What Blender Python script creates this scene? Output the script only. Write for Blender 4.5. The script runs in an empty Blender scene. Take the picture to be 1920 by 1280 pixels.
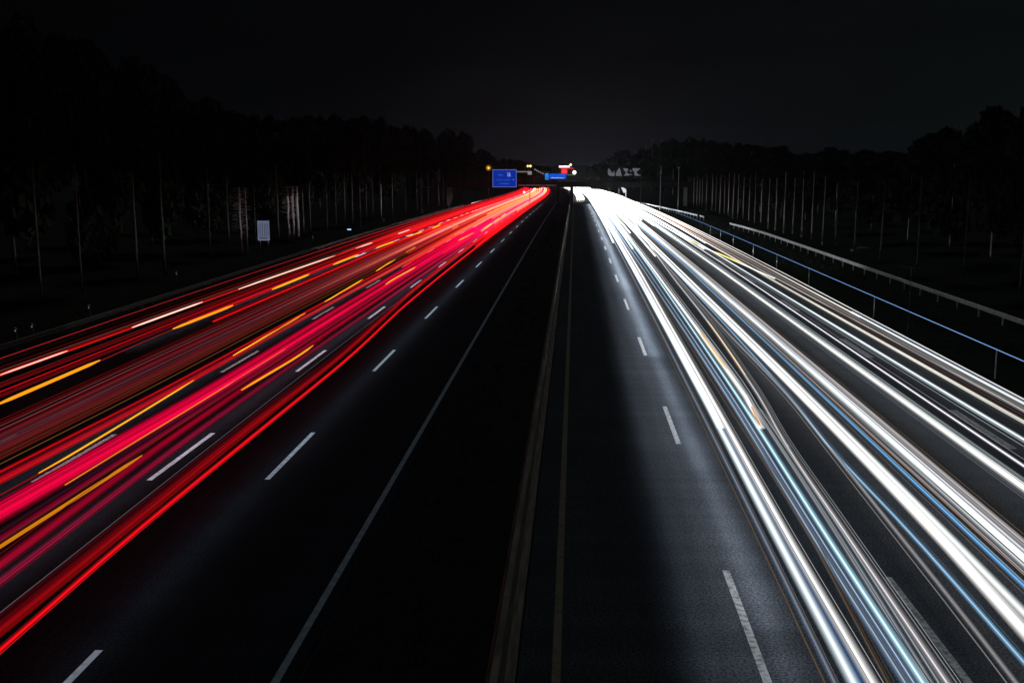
import bpy, math, random
from mathutils import Vector, Matrix
R = math.radians
random.seed(11)
sc = bpy.context.scene
col = sc.collection

# ---------------------------------------------------------------- camera
F, W0, H0 = 2020.0, 1920.0, 1280.0
CAMH = 9.6
VX, VY = 1078.0, 312.0
d = Vector((VX - W0 / 2, H0 / 2 - VY, -F)).normalized()        # road direction in camera space
up = Vector((0, F, (H0 / 2 - VY))).normalized()                # world up in camera space
rt = d.cross(up)
M3 = Matrix((rt, d, up))                                       # camera -> world
cam_d = bpy.data.cameras.new('camera')
cam = bpy.data.objects.new('camera', cam_d); col.objects.link(cam)
CP = Vector((0, 0, CAMH))
cam.matrix_world = Matrix.Translation(CP) @ M3.to_4x4()
cam_d.sensor_width = 36.0
cam_d.lens = F / W0 * 36.0
cam_d.clip_start = 0.5
cam_d.clip_end = 12000
sc.camera = cam

# ---------------------------------------------------------------- night sky, weak added moonlike lamp, exposure
world = bpy.data.worlds.new('World'); sc.world = world
world.use_nodes = True
wn, wl = world.node_tree.nodes, world.node_tree.links
for n in list(wn): wn.remove(n)
wo = wn.new('ShaderNodeOutputWorld'); bg = wn.new('ShaderNodeBackground')
tc = wn.new('ShaderNodeTexCoord'); sx = wn.new('ShaderNodeSeparateXYZ')
wl.new(tc.outputs['Generated'], sx.inputs[0])
rx = wn.new('ShaderNodeValToRGB'); rz = wn.new('ShaderNodeValToRGB')
mx = wn.new('ShaderNodeMapRange'); mx.inputs['From Min'].default_value = -0.6; mx.inputs['From Max'].default_value = 0.4
wl.new(sx.outputs['X'], mx.inputs['Value']); wl.new(mx.outputs[0], rx.inputs['Fac'])
e = rx.color_ramp.elements
e[0].position = 0.0; e[0].color = (.0006, .0006, .0006, 1)
e[1].position = 1.0; e[1].color = (.0024, .0034, .0034, 1)
k = rx.color_ramp.elements.new(.45); k.color = (.0011, .0013, .0018, 1)
k = rx.color_ramp.elements.new(.7); k.color = (.0019, .0021, .0025, 1)
e = rz.color_ramp.elements                                      # glow of the town low over the horizon
e[0].position = 0.0; e[0].color = (.0050, .0050, .0065, 1)
e[1].position = .10; e[1].color = (0, 0, 0, 1)
k = rz.color_ramp.elements.new(.04); k.color = (.0022, .0022, .0028, 1)
wl.new(sx.outputs['Z'], rz.inputs['Fac'])
ad = wn.new('ShaderNodeMixRGB'); ad.blend_type = 'ADD'; ad.inputs['Fac'].default_value = 1
mt = wn.new('ShaderNodeMath'); mt.operation = 'MULTIPLY'        # centred on the road's direction
ab = wn.new('ShaderNodeMath'); ab.operation = 'ABSOLUTE'; wl.new(sx.outputs['X'], ab.inputs[0])
mr = wn.new('ShaderNodeMapRange'); mr.inputs['From Min'].default_value = 0.0; mr.inputs['From Max'].default_value = .22
mr.inputs['To Min'].default_value = 1; mr.inputs['To Max'].default_value = 0
wl.new(ab.outputs[0], mr.inputs['Value'])
ml = wn.new('ShaderNodeMixRGB'); ml.blend_type = 'MULTIPLY'; ml.inputs['Fac'].default_value = 1
wl.new(rz.outputs['Color'], ml.inputs['Color1']); wl.new(mr.outputs[0], ml.inputs['Color2'])
wl.new(rx.outputs['Color'], ad.inputs['Color1']); wl.new(ml.outputs['Color'], ad.inputs['Color2'])
wl.new(ad.outputs['Color'], bg.inputs['Color'])
cn = wn.new('ShaderNodeTexNoise'); cn.inputs['Scale'].default_value = 3.5; cn.inputs['Detail'].default_value = 5        # uneven thin cloud
cm = wn.new('ShaderNodeMapping'); cm.inputs['Scale'].default_value = (1, 1, 3.5); wl.new(tc.outputs['Generated'], cm.inputs[0]); wl.new(cm.outputs[0], cn.inputs['Vector'])
cr = wn.new('ShaderNodeMapRange'); cr.inputs['From Min'].default_value = .3; cr.inputs['From Max'].default_value = .7; cr.inputs['To Min'].default_value = .65; cr.inputs['To Max'].default_value = 1.35
wl.new(cn.outputs['Fac'], cr.inputs['Value']); wl.new(cr.outputs[0], bg.inputs['Strength'])
wl.new(bg.outputs[0], wo.inputs['Surface'])

moon_fill_d = bpy.data.lights.new('moon_fill', 'SUN'); moon_fill_d.energy = 0.16; moon_fill_d.angle = R(12); moon_fill_d.color = (.80, .92, 1.0)  # unseen moonlike lamp added for ambient light on the road markings
moon_fill = bpy.data.objects.new('moon_fill', moon_fill_d); col.objects.link(moon_fill)
moon_fill.rotation_euler = Vector((-.12, -.40, -.92)).to_track_quat('-Z', 'Y').to_euler()

sc.view_settings.view_transform = 'Standard'
sc.view_settings.look = 'None'
sc.view_settings.exposure = 0
sc.view_settings.gamma = 1
sc.cycles.use_denoising = True
sc.cycles.max_bounces = 4
sc.cycles.diffuse_bounces = 0
sc.cycles.glossy_bounces = 2
sc.cycles.volume_bounces = 0
sc.cycles.transparent_max_bounces = 40
sc.cycles.sample_clamp_indirect = 3.0

# ---------------------------------------------------------------- road geometry
def zr(Y):                                                      # the road dips beyond a crest
    a = .0089 * 35 * math.log1p(math.exp(min((Y - 176) / 35, 60)))
    b = .0089 * 60 * math.log1p(math.exp(min((Y - 950) / 60, 60)))
    return -(a - b)
def xc(Y):                                                      # and swings gently left
    return 0 if Y < 350 else -(min(Y, 900) - 350) ** 2 / 18000.0
def at(px, py, h=0.0):                                          # photograph pixel -> point h above the road
    v = M3 @ Vector(((px - W0 / 2), (H0 / 2 - py), -F)).normalized()
    lo, hi = 1.0, 900.0 / max(v.y, 1e-3)
    if v.z > -1e-4: return CP + v * hi
    for _ in range(60):
        m = (lo + hi) / 2; p = CP + v * m
        if p.z > zr(p.y) + h: lo = m
        else: hi = m
    return CP + v * lo
def atY(px, py, Y):                                             # photograph pixel -> point at distance Y
    v = M3 @ Vector(((px - W0 / 2), (H0 / 2 - py), -F)).normalized()
    return CP + v * (Y / v.y)

# ---------------------------------------------------------------- helpers
class MB:
    def __init__(s): s.v = []; s.f = []
    def add(s, vs, fs):
        o = len(s.v); s.v += [tuple(p) for p in vs]; s.f += [tuple(i + o for i in f) for f in fs]
    def box(s, x0, x1, y0, y1, z0, z1):
        s.add([(x0,y0,z0),(x1,y0,z0),(x1,y1,z0),(x0,y1,z0),(x0,y0,z1),(x1,y0,z1),(x1,y1,z1),(x0,y1,z1)],
              [(0,3,2,1),(4,5,6,7),(0,1,5,4),(1,2,6,5),(2,3,7,6),(3,0,4,7)])
    def tube(s, pts, rad, n=8, flat=1.0):
        vs = []; m = len(pts)
        for i, p in enumerate(pts):
            p = Vector(p); q0 = Vector(pts[max(i-1,0)]); q1 = Vector(pts[min(i+1,m-1)])
            t = (q1 - q0).normalized()
            ref = Vector((0,0,1)) if abs(t.z) < .9 else Vector((1,0,0))
            a = t.cross(ref).normalized(); b = a.cross(t).normalized()
            r = rad[i] if isinstance(rad, (list, tuple)) else rad
            for j in range(n):
                th = 2*math.pi*j/n
                vs.append(p + a*(math.cos(th)*r) + b*(math.sin(th)*r*flat))
        fs = [(i*n+j, (i+1)*n+j, (i+1)*n+(j+1)%n, i*n+(j+1)%n) for i in range(m-1) for j in range(n)]
        fs += [tuple(range(n)), tuple((m-1)*n+j for j in range(n-1,-1,-1))]
        s.add(vs, fs)
    def prism(s, poly, y0, y1):                                 # outline in x-z, thickness along y
        n = len(poly)
        s.add([(x,y0,z) for x,z in poly] + [(x,y1,z) for x,z in poly],
              [tuple(range(n)), tuple(range(2*n-1,n-1,-1))] + [(i,(i+n),(i+1)%n+n,(i+1)%n) for i in range(n)])
    def build(s, name, mat=None, parent=None, smooth=False):
        me = bpy.data.meshes.new(name); me.from_pydata(s.v, [], s.f); me.update()
        if smooth:
            for p in me.polygons: p.use_smooth = True
        if mat: me.materials.append(mat)
        o = bpy.data.objects.new(name, me); col.objects.link(o)
        if parent: o.parent = parent
        return o
def tag(o, label, cat, group=None, kind=None):
    if label: o['label'] = label
    if cat: o['category'] = cat
    if group: o['group'] = group
    if kind: o['kind'] = kind
    return o
def thing(name, label, cat, loc=(0,0,0), group=None):
    o = bpy.data.objects.new(name, None); col.objects.link(o); o.location = loc
    o.empty_display_size = .2
    return tag(o, label, cat, group)
def struct(o): o['kind'] = 'structure'; return o
ORD = ['zeroth','first','second','third','fourth','fifth','sixth','seventh','eighth','ninth','tenth','eleventh','twelfth','thirteenth','fourteenth',
 'fifteenth','sixteenth','seventeenth','eighteenth','nineteenth','twentieth']
def ordn(i):
    if i <= 20: return ORD[i]
    t = {2:'twenty',3:'thirty',4:'forty',5:'fifty',6:'sixty'}[i//10]
    return (t + '-' + ORD[i%10]) if i % 10 else (t[:-1] + 'ieth')

# ---------------------------------------------------------------- materials
def mat_new(name):
    m = bpy.data.materials.new(name); m.use_nodes = True
    nt = m.node_tree
    for n in list(nt.nodes): nt.nodes.remove(n)
    return m, nt, nt.nodes.new('ShaderNodeOutputMaterial')
def pbr(name, c1, c2=None, rough=.7, scale=3.0, spec=.3, metal=0, bump=0, stretch=(1,1,1), detail=6, lo=.35, hi=.65):
    m, nt, out = mat_new(name)
    b = nt.nodes.new('ShaderNodeBsdfPrincipled')
    b.inputs['Roughness'].default_value = rough; b.inputs['Metallic'].default_value = metal
    b.inputs['Specular IOR Level'].default_value = spec
    c2 = c2 or tuple(x*.75 for x in c1)
    t = nt.nodes.new('ShaderNodeTexCoord'); mp = nt.nodes.new('ShaderNodeMapping'); mp.inputs['Scale'].default_value = stretch
    nz = nt.nodes.new('ShaderNodeTexNoise'); nz.inputs['Scale'].default_value = scale; nz.inputs['Detail'].default_value = detail
    rp = nt.nodes.new('ShaderNodeValToRGB')
    rp.color_ramp.elements[0].position = lo; rp.color_ramp.elements[1].position = hi
    rp.color_ramp.elements[0].color = (*c1, 1); rp.color_ramp.elements[1].color = (*c2, 1)
    L = nt.links
    L.new(t.outputs['Object'], mp.inputs[0]); L.new(mp.outputs[0], nz.inputs['Vector'])
    L.new(nz.outputs['Fac'], rp.inputs['Fac']); L.new(rp.outputs['Color'], b.inputs['Base Color'])
    if bump:
        bp = nt.nodes.new('ShaderNodeBump'); bp.inputs['Strength'].default_value = bump; bp.inputs['Distance'].default_value = .02
        n2 = nt.nodes.new('ShaderNodeTexNoise'); n2.inputs['Scale'].default_value = 30; n2.inputs['Detail'].default_value = 4
        L.new(t.outputs['Object'], n2.inputs['Vector']); L.new(n2.outputs['Fac'], bp.inputs['Height']); L.new(bp.outputs[0], b.inputs['Normal'])
    L.new(b.outputs[0], out.inputs['Surface'])
    return m
def emit(name, c, s, sample=True):
    m, nt, out = mat_new(name)
    e = nt.nodes.new('ShaderNodeEmission'); e.inputs['Color'].default_value = (*c, 1); e.inputs['Strength'].default_value = s
    nt.links.new(e.outputs[0], out.inputs['Surface'])
    if not sample: m.cycles.emission_sampling = 'NONE'
    return m
def glowvol(name, c, s):
    m, nt, out = mat_new(name)
    e = nt.nodes.new('ShaderNodeEmission'); e.inputs['Color'].default_value = (*c, 1); e.inputs['Strength'].default_value = s
    nt.links.new(e.outputs[0], out.inputs['Volume'])
    return m
def glowsurf(name, c, s):                                       # faint additive light, soft towards the band's edges
    m, nt, out = mat_new(name)
    e = nt.nodes.new('ShaderNodeEmission'); e.inputs['Color'].default_value = (*c, 1)
    a = nt.nodes.new('ShaderNodeAttribute'); a.attribute_name = 'soft'
    mu = nt.nodes.new('ShaderNodeMath'); mu.operation = 'MULTIPLY'; mu.inputs[1].default_value = s
    t = nt.nodes.new('ShaderNodeBsdfTransparent'); ad = nt.nodes.new('ShaderNodeAddShader')
    nt.links.new(a.outputs['Fac'], mu.inputs[0]); nt.links.new(mu.outputs[0], e.inputs['Strength'])
    nt.links.new(e.outputs[0], ad.inputs[0]); nt.links.new(t.outputs[0], ad.inputs[1]); nt.links.new(ad.outputs[0], out.inputs['Surface'])
    m.cycles.emission_sampling = 'NONE'
    return m
def G(c, s):
    k = ('g', c, s)
    if k not in _mc: _mc[k] = glowsurf('light_glow', c, s)
    return _mc[k]
def softtube(pts, r, flat, mat, parent, n=12):
    mb = MB(); mb.tube(pts, r, n, flat); o = mb.build('glow', mat, parent)
    at_ = o.data.attributes.new('soft', 'FLOAT', 'POINT')
    rg = random.Random(int(abs(pts[0][0]*977)+len(pts))); a = rg.uniform(0, 6); b = rg.uniform(0, 6)       # lamps bob and dip a little
    ring = [1 + .16*math.sin(p[1]*.11+a) + .10*math.sin(p[1]*.31+b) for p in pts]
    at_.data.foreach_set('value', [(1 - abs(math.cos(2*math.pi*(i % n)/n)))**1.8*1.25*ring[i//n] for i in range(len(mb.v))])
    return o
_mc = {}
def E(c, s, sample=False):
    k = ('e', c, s, sample)
    if k not in _mc: _mc[k] = emit('light_core', c, s, sample)
    return _mc[k]
def V(c, s):
    k = ('v', c, s)
    if k not in _mc: _mc[k] = glowvol('light_glow', c, s)
    return _mc[k]

def asphalt(name, c1, c2, rough, spec, crackc, bump=.5):
    m, nt, out = mat_new(name); N = nt.nodes; L = nt.links
    b = N.new('ShaderNodeBsdfPrincipled'); b.inputs['Roughness'].default_value = rough; b.inputs['Specular IOR Level'].default_value = spec
    t = N.new('ShaderNodeTexCoord')
    def noise(scale, st, det=6, dist=0):
        mp = N.new('ShaderNodeMapping'); mp.inputs['Scale'].default_value = st
        n = N.new('ShaderNodeTexNoise'); n.inputs['Scale'].default_value = scale; n.inputs['Detail'].default_value = det; n.inputs['Distortion'].default_value = dist
        L.new(t.outputs['Object'], mp.inputs[0]); L.new(mp.outputs[0], n.inputs['Vector']); return n
    big = noise(.5, (1, .12, 1)); grain = noise(18, (1, 1, 1), 8); trans = noise(.7, (.06, 1.1, 1), 8, 1.2)
    r1 = N.new('ShaderNodeValToRGB'); r1.color_ramp.elements[0].position = .3; r1.color_ramp.elements[1].position = .7
    r1.color_ramp.elements[0].color = (*c1, 1); r1.color_ramp.elements[1].color = (*c2, 1); L.new(big.outputs['Fac'], r1.inputs['Fac'])
    r2 = N.new('ShaderNodeValToRGB'); r2.color_ramp.elements[0].position = .35; r2.color_ramp.elements[1].position = .7
    r2.color_ramp.elements[0].color = (.25,.25,.25,1); r2.color_ramp.elements[1].color = (1.9,1.9,1.9,1); L.new(grain.outputs['Fac'], r2.inputs['Fac'])
    r3 = N.new('ShaderNodeValToRGB'); r3.color_ramp.elements[0].position = .42; r3.color_ramp.elements[1].position = .72
    r3.color_ramp.elements[0].color = (.9,.9,.9,1); r3.color_ramp.elements[1].color = (*crackc,1); L.new(trans.outputs['Fac'], r3.inputs['Fac'])
    m1 = N.new('ShaderNodeMixRGB'); m1.blend_type = 'MULTIPLY'; m1.inputs['Fac'].default_value = 1
    m2 = N.new('ShaderNodeMixRGB'); m2.blend_type = 'MULTIPLY'; m2.inputs['Fac'].default_value = 1
    L.new(r1.outputs[0], m1.inputs[1]); L.new(r2.outputs[0], m1.inputs[2]); L.new(m1.outputs[0], m2.inputs[1]); L.new(r3.outputs[0], m2.inputs[2])
    L.new(m2.outputs[0], b.inputs['Base Color'])
    bp = N.new('ShaderNodeBump'); bp.inputs['Strength'].default_value = bump; bp.inputs['Distance'].default_value = .015
    L.new(grain.outputs['Fac'], bp.inputs['Height']); L.new(bp.outputs[0], b.inputs['Normal'])
    L.new(b.outputs[0], out.inputs['Surface']); return m

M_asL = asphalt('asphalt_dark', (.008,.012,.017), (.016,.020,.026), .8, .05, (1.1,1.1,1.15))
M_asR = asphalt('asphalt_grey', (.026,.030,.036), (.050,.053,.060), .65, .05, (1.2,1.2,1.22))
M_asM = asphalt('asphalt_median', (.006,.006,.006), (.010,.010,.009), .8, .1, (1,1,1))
M_grass = pbr('verge_grass', (.008,.012,.007), (.020,.030,.014), .95, .7, .05, bump=.6)
M_tuft = pbr('grass_tuft_lit', (.06,.11,.05), (.09,.14,.07), .9, 5, .1)  # left verge only: lit look put into a brighter green
M_tuftd = pbr('dark_tuft', (.020,.026,.014), (.032,.038,.022), .9, 5, .1)
M_mark = pbr('marking_white', (.84,.90,.94), (.52,.58,.62), .6, 5, lo=.45, hi=.68, detail=9)
M_markedge = pbr('marking_edge', (.34,.41,.46), (.20,.25,.29), .6, 4)
M_markworn = pbr('marking_worn', (.30,.29,.28), (.09,.09,.09), .6, 7, lo=.45, hi=.62, detail=9)
M_markold = pbr('marking_old', (.22,.17,.10), (.12,.10,.06), .7, 5)
M_conc = pbr('barrier_concrete', (.24,.20,.155), (.10,.085,.065), .85, 2.5, bump=.3, stretch=(1,.3,3))
M_steel = pbr('galvanised_steel', (.80,.82,.83), (.55,.57,.58), .5, 4, .5, 0)
M_steeld = pbr('weathered_steel', (.10,.12,.11), (.06,.07,.065), .6, 4, .3, .2)
M_bark = pbr('pine_bark_lit', (.62,.58,.52), (.30,.27,.24), .9, 6, .1, stretch=(3,3,.6), bump=.5)  # bark brightened, headlight light put into its colour
M_leaf = pbr('foliage', (.020,.030,.016), (.030,.040,.022), .9, 2, .05)
M_deck = pbr('bridge_concrete', (.05,.05,.05), (.03,.03,.03), .85, .8)
M_dark = pbr('dark_paint', (.03,.03,.03), None, .6)
M_white = pbr('white_plastic', (.8,.82,.84), (.6,.62,.64), .5, 12)
M_black = pbr('black_plastic', (.01,.01,.01), None, .5)
M_redpanel = pbr('red_cladding', (.45,.02,.02), None, .6)

# ---------------------------------------------------------------- ground and roads
YS = [-40] + [y for y in range(-20, 360, 6)] + list(range(366, 1000, 18)) + [1030,1100,1300,1700,2600,5000,9000]
def strip(x0, x1, dz, mat, name, ys=None, parent=None):
    ys = ys or YS; mb = MB(); vs = []
    for y in ys: vs += [(x0 + xc(y), y, zr(y) + dz), (x1 + xc(y), y, zr(y) + dz)]
    mb.add(vs, [(2*i, 2*i+1, 2*i+3, 2*i+2) for i in range(len(ys)-1)])
    return mb.build(name, mat, parent)
g = MB(); xs = [-6000,-1500,-400,-150,-80,-45,-30.5,-28.2,-4.9,0,18.8,21,30,45,80,150,400,1500,6000]
def gz(x, y):
    z = zr(y) - .06
    if x < -33: z += min((-33-x)*.06, 1.5)
    if x > 29: z += min((x-29)*.05, 1.5)
    return z
vs = [(x, y, gz(x, y)) for y in YS for x in xs]; nx = len(xs)
g.add(vs, [(j*nx+i, j*nx+i+1, (j+1)*nx+i+1, (j+1)*nx+i) for j in range(len(YS)-1) for i in range(nx-1)])
struct(g.build('ground', M_grass))
YR = [y for y in YS if y <= 1300]
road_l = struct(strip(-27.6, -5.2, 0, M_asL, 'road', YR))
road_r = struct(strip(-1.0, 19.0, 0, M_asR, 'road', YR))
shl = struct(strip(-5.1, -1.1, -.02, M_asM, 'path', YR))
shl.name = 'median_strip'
def solid(x, w, mat, parent, y0=-20, y1=900, dz=.004):
    ys = [y0] + [y for y in YS if y0 < y < y1] + [y1]
    return strip(x-w/2, x+w/2, dz, mat, 'edge_line', ys, parent)
def dashes(x, w, y_first, mat, parent, per=18, ln=6, y1=780, miss=()):
    mb = MB(); n = 0; y = y_first
    while y < y1:
        if n not in miss:
            ys = [y, y + ln/2, y + ln]; vs = []
            for q in ys: vs += [(x-w/2+xc(q), q, zr(q)+.004), (x+w/2+xc(q), q, zr(q)+.004)]
            mb.add(vs, [(0,1,3,2),(2,3,5,4)])
        y += per; n += 1
    return mb.build('lane_line', mat, parent)
solid(-5.56, .16, M_markedge, road_l)
dashes(-9.47, .16, -4.1, M_mark, road_l, y1=620)
dashes(-13.1, .17, -4.4, M_mark, road_l, y1=560)
dashes(-16.6, .17, -4.8, M_mark, road_l, y1=560)
dashes(-20.2, .17, -5.0, M_mark, road_l, y1=560)
dashes(-23.6, .30, 114.8, M_mark, road_l, per=12, y1=560)
solid(-27.2, .16, M_markedge, road_l)
solid(-.27, .17, M_markold, road_r)
dashes(3.72, .17, 1.0, M_markworn, road_r)
dashes(7.50, .17, .8, M_markworn, road_r)
dashes(11.25, .17, .8, M_markworn, road_r)
dashes(15.12, .38, 1.0, M_markworn, road_r)
solid(18.6, .2, M_markold, road_r)

# low weeds in the dark median and on the verges (nobody could count them)
def tufts(name, spots, mat, label, kind='stuff'):
    mb = MB()
    for x, y, s in spots:
        for k in range(7):
            a = random.uniform(0, 6.28); l = s*random.uniform(.5, 1); w = s*.10
            dx, dy = math.cos(a)*s*.45, math.sin(a)*s*.45
            bx, by = x + random.gauss(0, s*.2), y + random.gauss(0, s*.2); z = gz(bx, by) + .03
            mb.add([(bx-w*dy/s, by+w*dx/s, z), (bx+w*dy/s, by-w*dx/s, z), (bx+dx, by+dy, z+l)], [(0,1,2)])
    o = mb.build(name, mat); tag(o, label, 'grass', None, kind); return o
sp = [(random.choice([random.uniform(-4.6,-1.9), random.gauss(-3.4,.5)]), random.uniform(8, 200), random.uniform(.12,.4)) for _ in range(900)]
tufts('median_grass', sp, M_tuftd, 'low dark weeds growing along the strip between the two carriageways')
sp = [(random.uniform(-33,-28.6), 12+random.random()**1.4*260, random.uniform(.15,.5)) for _ in range(4000)]
tufts('verge_grass', sp, M_tuft, 'dark grass on the verge left of the red trails')
sp = [(random.uniform(20.5,29), 25+random.random()**1.4*230, random.uniform(.15,.6)) for _ in range(1500)]
tufts('verge_grass', sp, M_tuftd, 'dark grass on the verge beyond the blue lit rail')

# ---------------------------------------------------------------- median barrier
prof = [(-.28,0),(.28,0),(.26,.08),(.12,.33),(.075,.82),(.06,.85),(-.06,.85),(-.075,.82),(-.12,.33),(-.26,.08)]
def sweep(prof, xf, ys, zf):
    mb = MB(); n = len(prof); vs = []
    for y in ys:
        for a, b in prof: vs.append((xf(y)+a, y, zf(y)+b))
    fs = [(i*n+j, (i+1)*n+j, (i+1)*n+(j+1)%n, i*n+(j+1)%n) for i in range(len(ys)-1) for j in range(n)]
    fs += [tuple(range(n)), tuple((len(ys)-1)*n+j for j in range(n-1,-1,-1))]
    mb.add(vs, fs); return mb
yb = [y for y in YS if y <= 700]
o = sweep(prof, lambda y: -1.33+xc(y), yb, zr).build('crash_barrier', M_conc)
tag(o, 'long pale concrete crash barrier between the two carriageways', 'barrier')
for k in range(22):                                             # joints between the barrier elements
    y = 9 + k*6.0; mb = MB(); n = len(prof)
    vs = [(-1.33+a*1.02+(.002 if a > 0 else -.002), q, zr(q)+b*1.004+.001) for q in (y, y+.025) for a, b in prof]
    mb.add(vs, [(j, n+j, n+(j+1)%n, (j+1)%n) for j in range(1, n)]); mb.build('joint', M_black, o)

# ---------------------------------------------------------------- guard rails with posts
wprof = [(0,.02),(.03,0),(.08,.04),(.08,.10),(.02,.14),(.02,.17),(.08,.21),(.08,.27),(.03,.31),(0,.29)]
def guardrail(name, label, xf, y0, y1, h, mat, side, gap=4.0, pmax=60, two=False):
    ys = []; y = y0
    while y < y1: ys.append(y); y += 3 if y < 120 else 6
    ys.append(y1)
    t = thing(name, label, 'guard rail', (xf(y0), y0, zr(y0)))
    loc = t.location
    pr = [(-side*a, b) for a, b in wprof]
    for k, dz in enumerate([0]):
        mb = sweep(pr, lambda y: xf(y)-loc.x, ys, lambda y: zr(y)+h-.31+dz-loc.z)
        mb.v = [(a, b-loc.y, c) for a, b, c in mb.v]
        mb.build('rail_beam', mat, t)
    y = y0+1; n = 0
    while y < y1 and n < pmax:
        mb = MB(); x = xf(y)-loc.x+side*.07; z = zr(y)-loc.z
        mb.box(x-.04, x+.04, y-loc.y-.06, y-loc.y+.06, z-.3, z+h-.03)
        mb.build('post', mat, t); y += gap; n += 1
    return t
def xright(y):
    if y < 150: return 26.2
    if y < 320: return 26.2 - 8.4*((y-150)/170)**1.25
    return 17.8
guardrail('guard_rail', 'long pale steel guard rail on the far right verge, running up to the dark cabinet', xright, 30, 178, .80, M_steel, 1, pmax=40)
guardrail('guard_rail', 'bright curved guard rail right of the white glare, beyond the dark cabinet', xright, 204, 420, .80, M_steel, 1, pmax=54)
guardrail('guard_rail', 'dim low guard rail along the verge left of the red trails', lambda y: -29.3, 20, 285, .62, M_steeld, -1, pmax=66)
guardrail('guard_rail', 'pale far guard rail left of the red glare, before the blue sign', lambda y: -28.6-xc(y)*-1, 300, 560, .75, M_steel, -1, pmax=65)

# dark switch cabinet standing in the gap of the right guard rail
a = at(1317, 411)
t = thing('switch_cabinet', 'dark roadside cabinet in the gap between the two right guard rails', 'cabinet', (a.x, a.y, a.z))
mb = MB(); mb.box(-.95,.95,-.3,.3,.1,1.15); mb.build('housing', M_dark, t)
mb = MB(); mb.box(-.98,.98,-.34,.34,1.15,1.22); mb.build('lid', M_dark, t)
mb = MB(); mb.box(-1.0,1.0,-.32,.32,-.1,.1); mb.build('plinth', M_deck, t)
for s in (-1, 1):
    mb = MB(); mb.box(s*.48-.44, s*.48+.44, -.32, -.303, .16, 1.1); dd = mb.build('door', M_dark, t)
    mb = MB(); mb.box(s*.1-.02, s*.1+.02, -.35, -.322, .6, .75); mb.build('handle', M_steeld, dd)

# ---------------------------------------------------------------- slim posts carrying a blue lit rail
xb = lambda y: 19.45
t = thing('lit_rail', 'thin blue glowing rail on slim grey posts right of the white trails', 'rail', (19.45, 12, 0))
mb = MB(); ys = [y for y in range(12, 210, 6)] + [210]
mb.tube([(0, y-12, zr(y)+1.3) for y in ys], .018, 8); mb.build('glow_line', E((.26,.50,1.0), .8), t)  # blue line along the rail given its own glow
mb = MB(); mb.tube([(.06, y-12, zr(y)+1.27) for y in ys], .03, 8); mb.build('handrail', M_steeld, t)
for px, py in ((1851,655),(1637,556),(1515,503),(1447,477),(1400,458),(1364,442),(1340,432),(1327,424)):
    q = at(px, py, 1.3); mb = MB()
    mb.tube([(0, q.y-12, zr(q.y)-.1), (0, q.y-12, zr(q.y)+1.29)], .035, 8); mb.build('post', M_steel, t)
mb = MB(); mb.tube([(0, 14, -.1), (0, 14, 1.29)], .035, 8); mb.build('post', M_steel, t)

# ---------------------------------------------------------------- light trails
def herm(pts, y):                                               # smooth x(y) through control points, straight beyond them
    n = len(pts)
    if n == 1: return pts[0][1]
    def sl(i):
        if i <= 0: return (pts[1][1]-pts[0][1])/(pts[1][0]-pts[0][0])
        if i >= n-1: return (pts[-1][1]-pts[-2][1])/(pts[-1][0]-pts[-2][0])
        return (pts[i+1][1]-pts[i-1][1])/(pts[i+1][0]-pts[i-1][0])
    if y <= pts[0][0]: return pts[0][1] + sl(0)*max(y-pts[0][0], -30)
    if y >= pts[-1][0]: return pts[-1][1] + sl(n-1)*12*(1-math.exp(-(y-pts[-1][0])/12.0))
    for i in range(n-1):
        if y <= pts[i+1][0]:
            h = pts[i+1][0]-pts[i][0]; u = (y-pts[i][0])/h
            return ((2*u**3-3*u*u+1)*pts[i][1] + (u**3-2*u*u+u)*h*sl(i) + (-2*u**3+3*u*u)*pts[i+1][1] + (u**3-u*u)*h*sl(i+1))
def ctrl(spec, h):
    out = []
    for s in spec:
        q = at(s[0], s[1], h); out.append((q.y, q.x - xc(q.y)))
    out.sort(); return out
def RT(*pairs):                                                 # (row, slope from the vanishing point) pairs
    return [(VX + r*(y-VY), y) for y, r in pairs]
def path(pts, h, y0, y1, dx=0, dz=0):
    ys = [y0]; y = y0
    while y < y1:
        y += 2.5 if y < 60 else (5 if y < 130 else (10 if y < 320 else 22))
        ys.append(min(y, y1))
    return [(herm(pts, y)+xc(y)+dx, y, zr(y)+h+dz) for y in ys]
trails = []
AY = {'w': 75, 'r': 48}; CK = {'w': (.42, .60), 'r': (.8, 1.0)}; GV = {'w': 1.6, 'r': .28}; AW = {'w': 1.25, 'r': 2.4}; GK = {'w': 1.0, 'r': 1.0}; GS = {'w': 2.9, 'r': 5.0}; GW = {'w': 1.9, 'r': 1.5}; GF = {'w': .36, 'r': .45}
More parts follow.
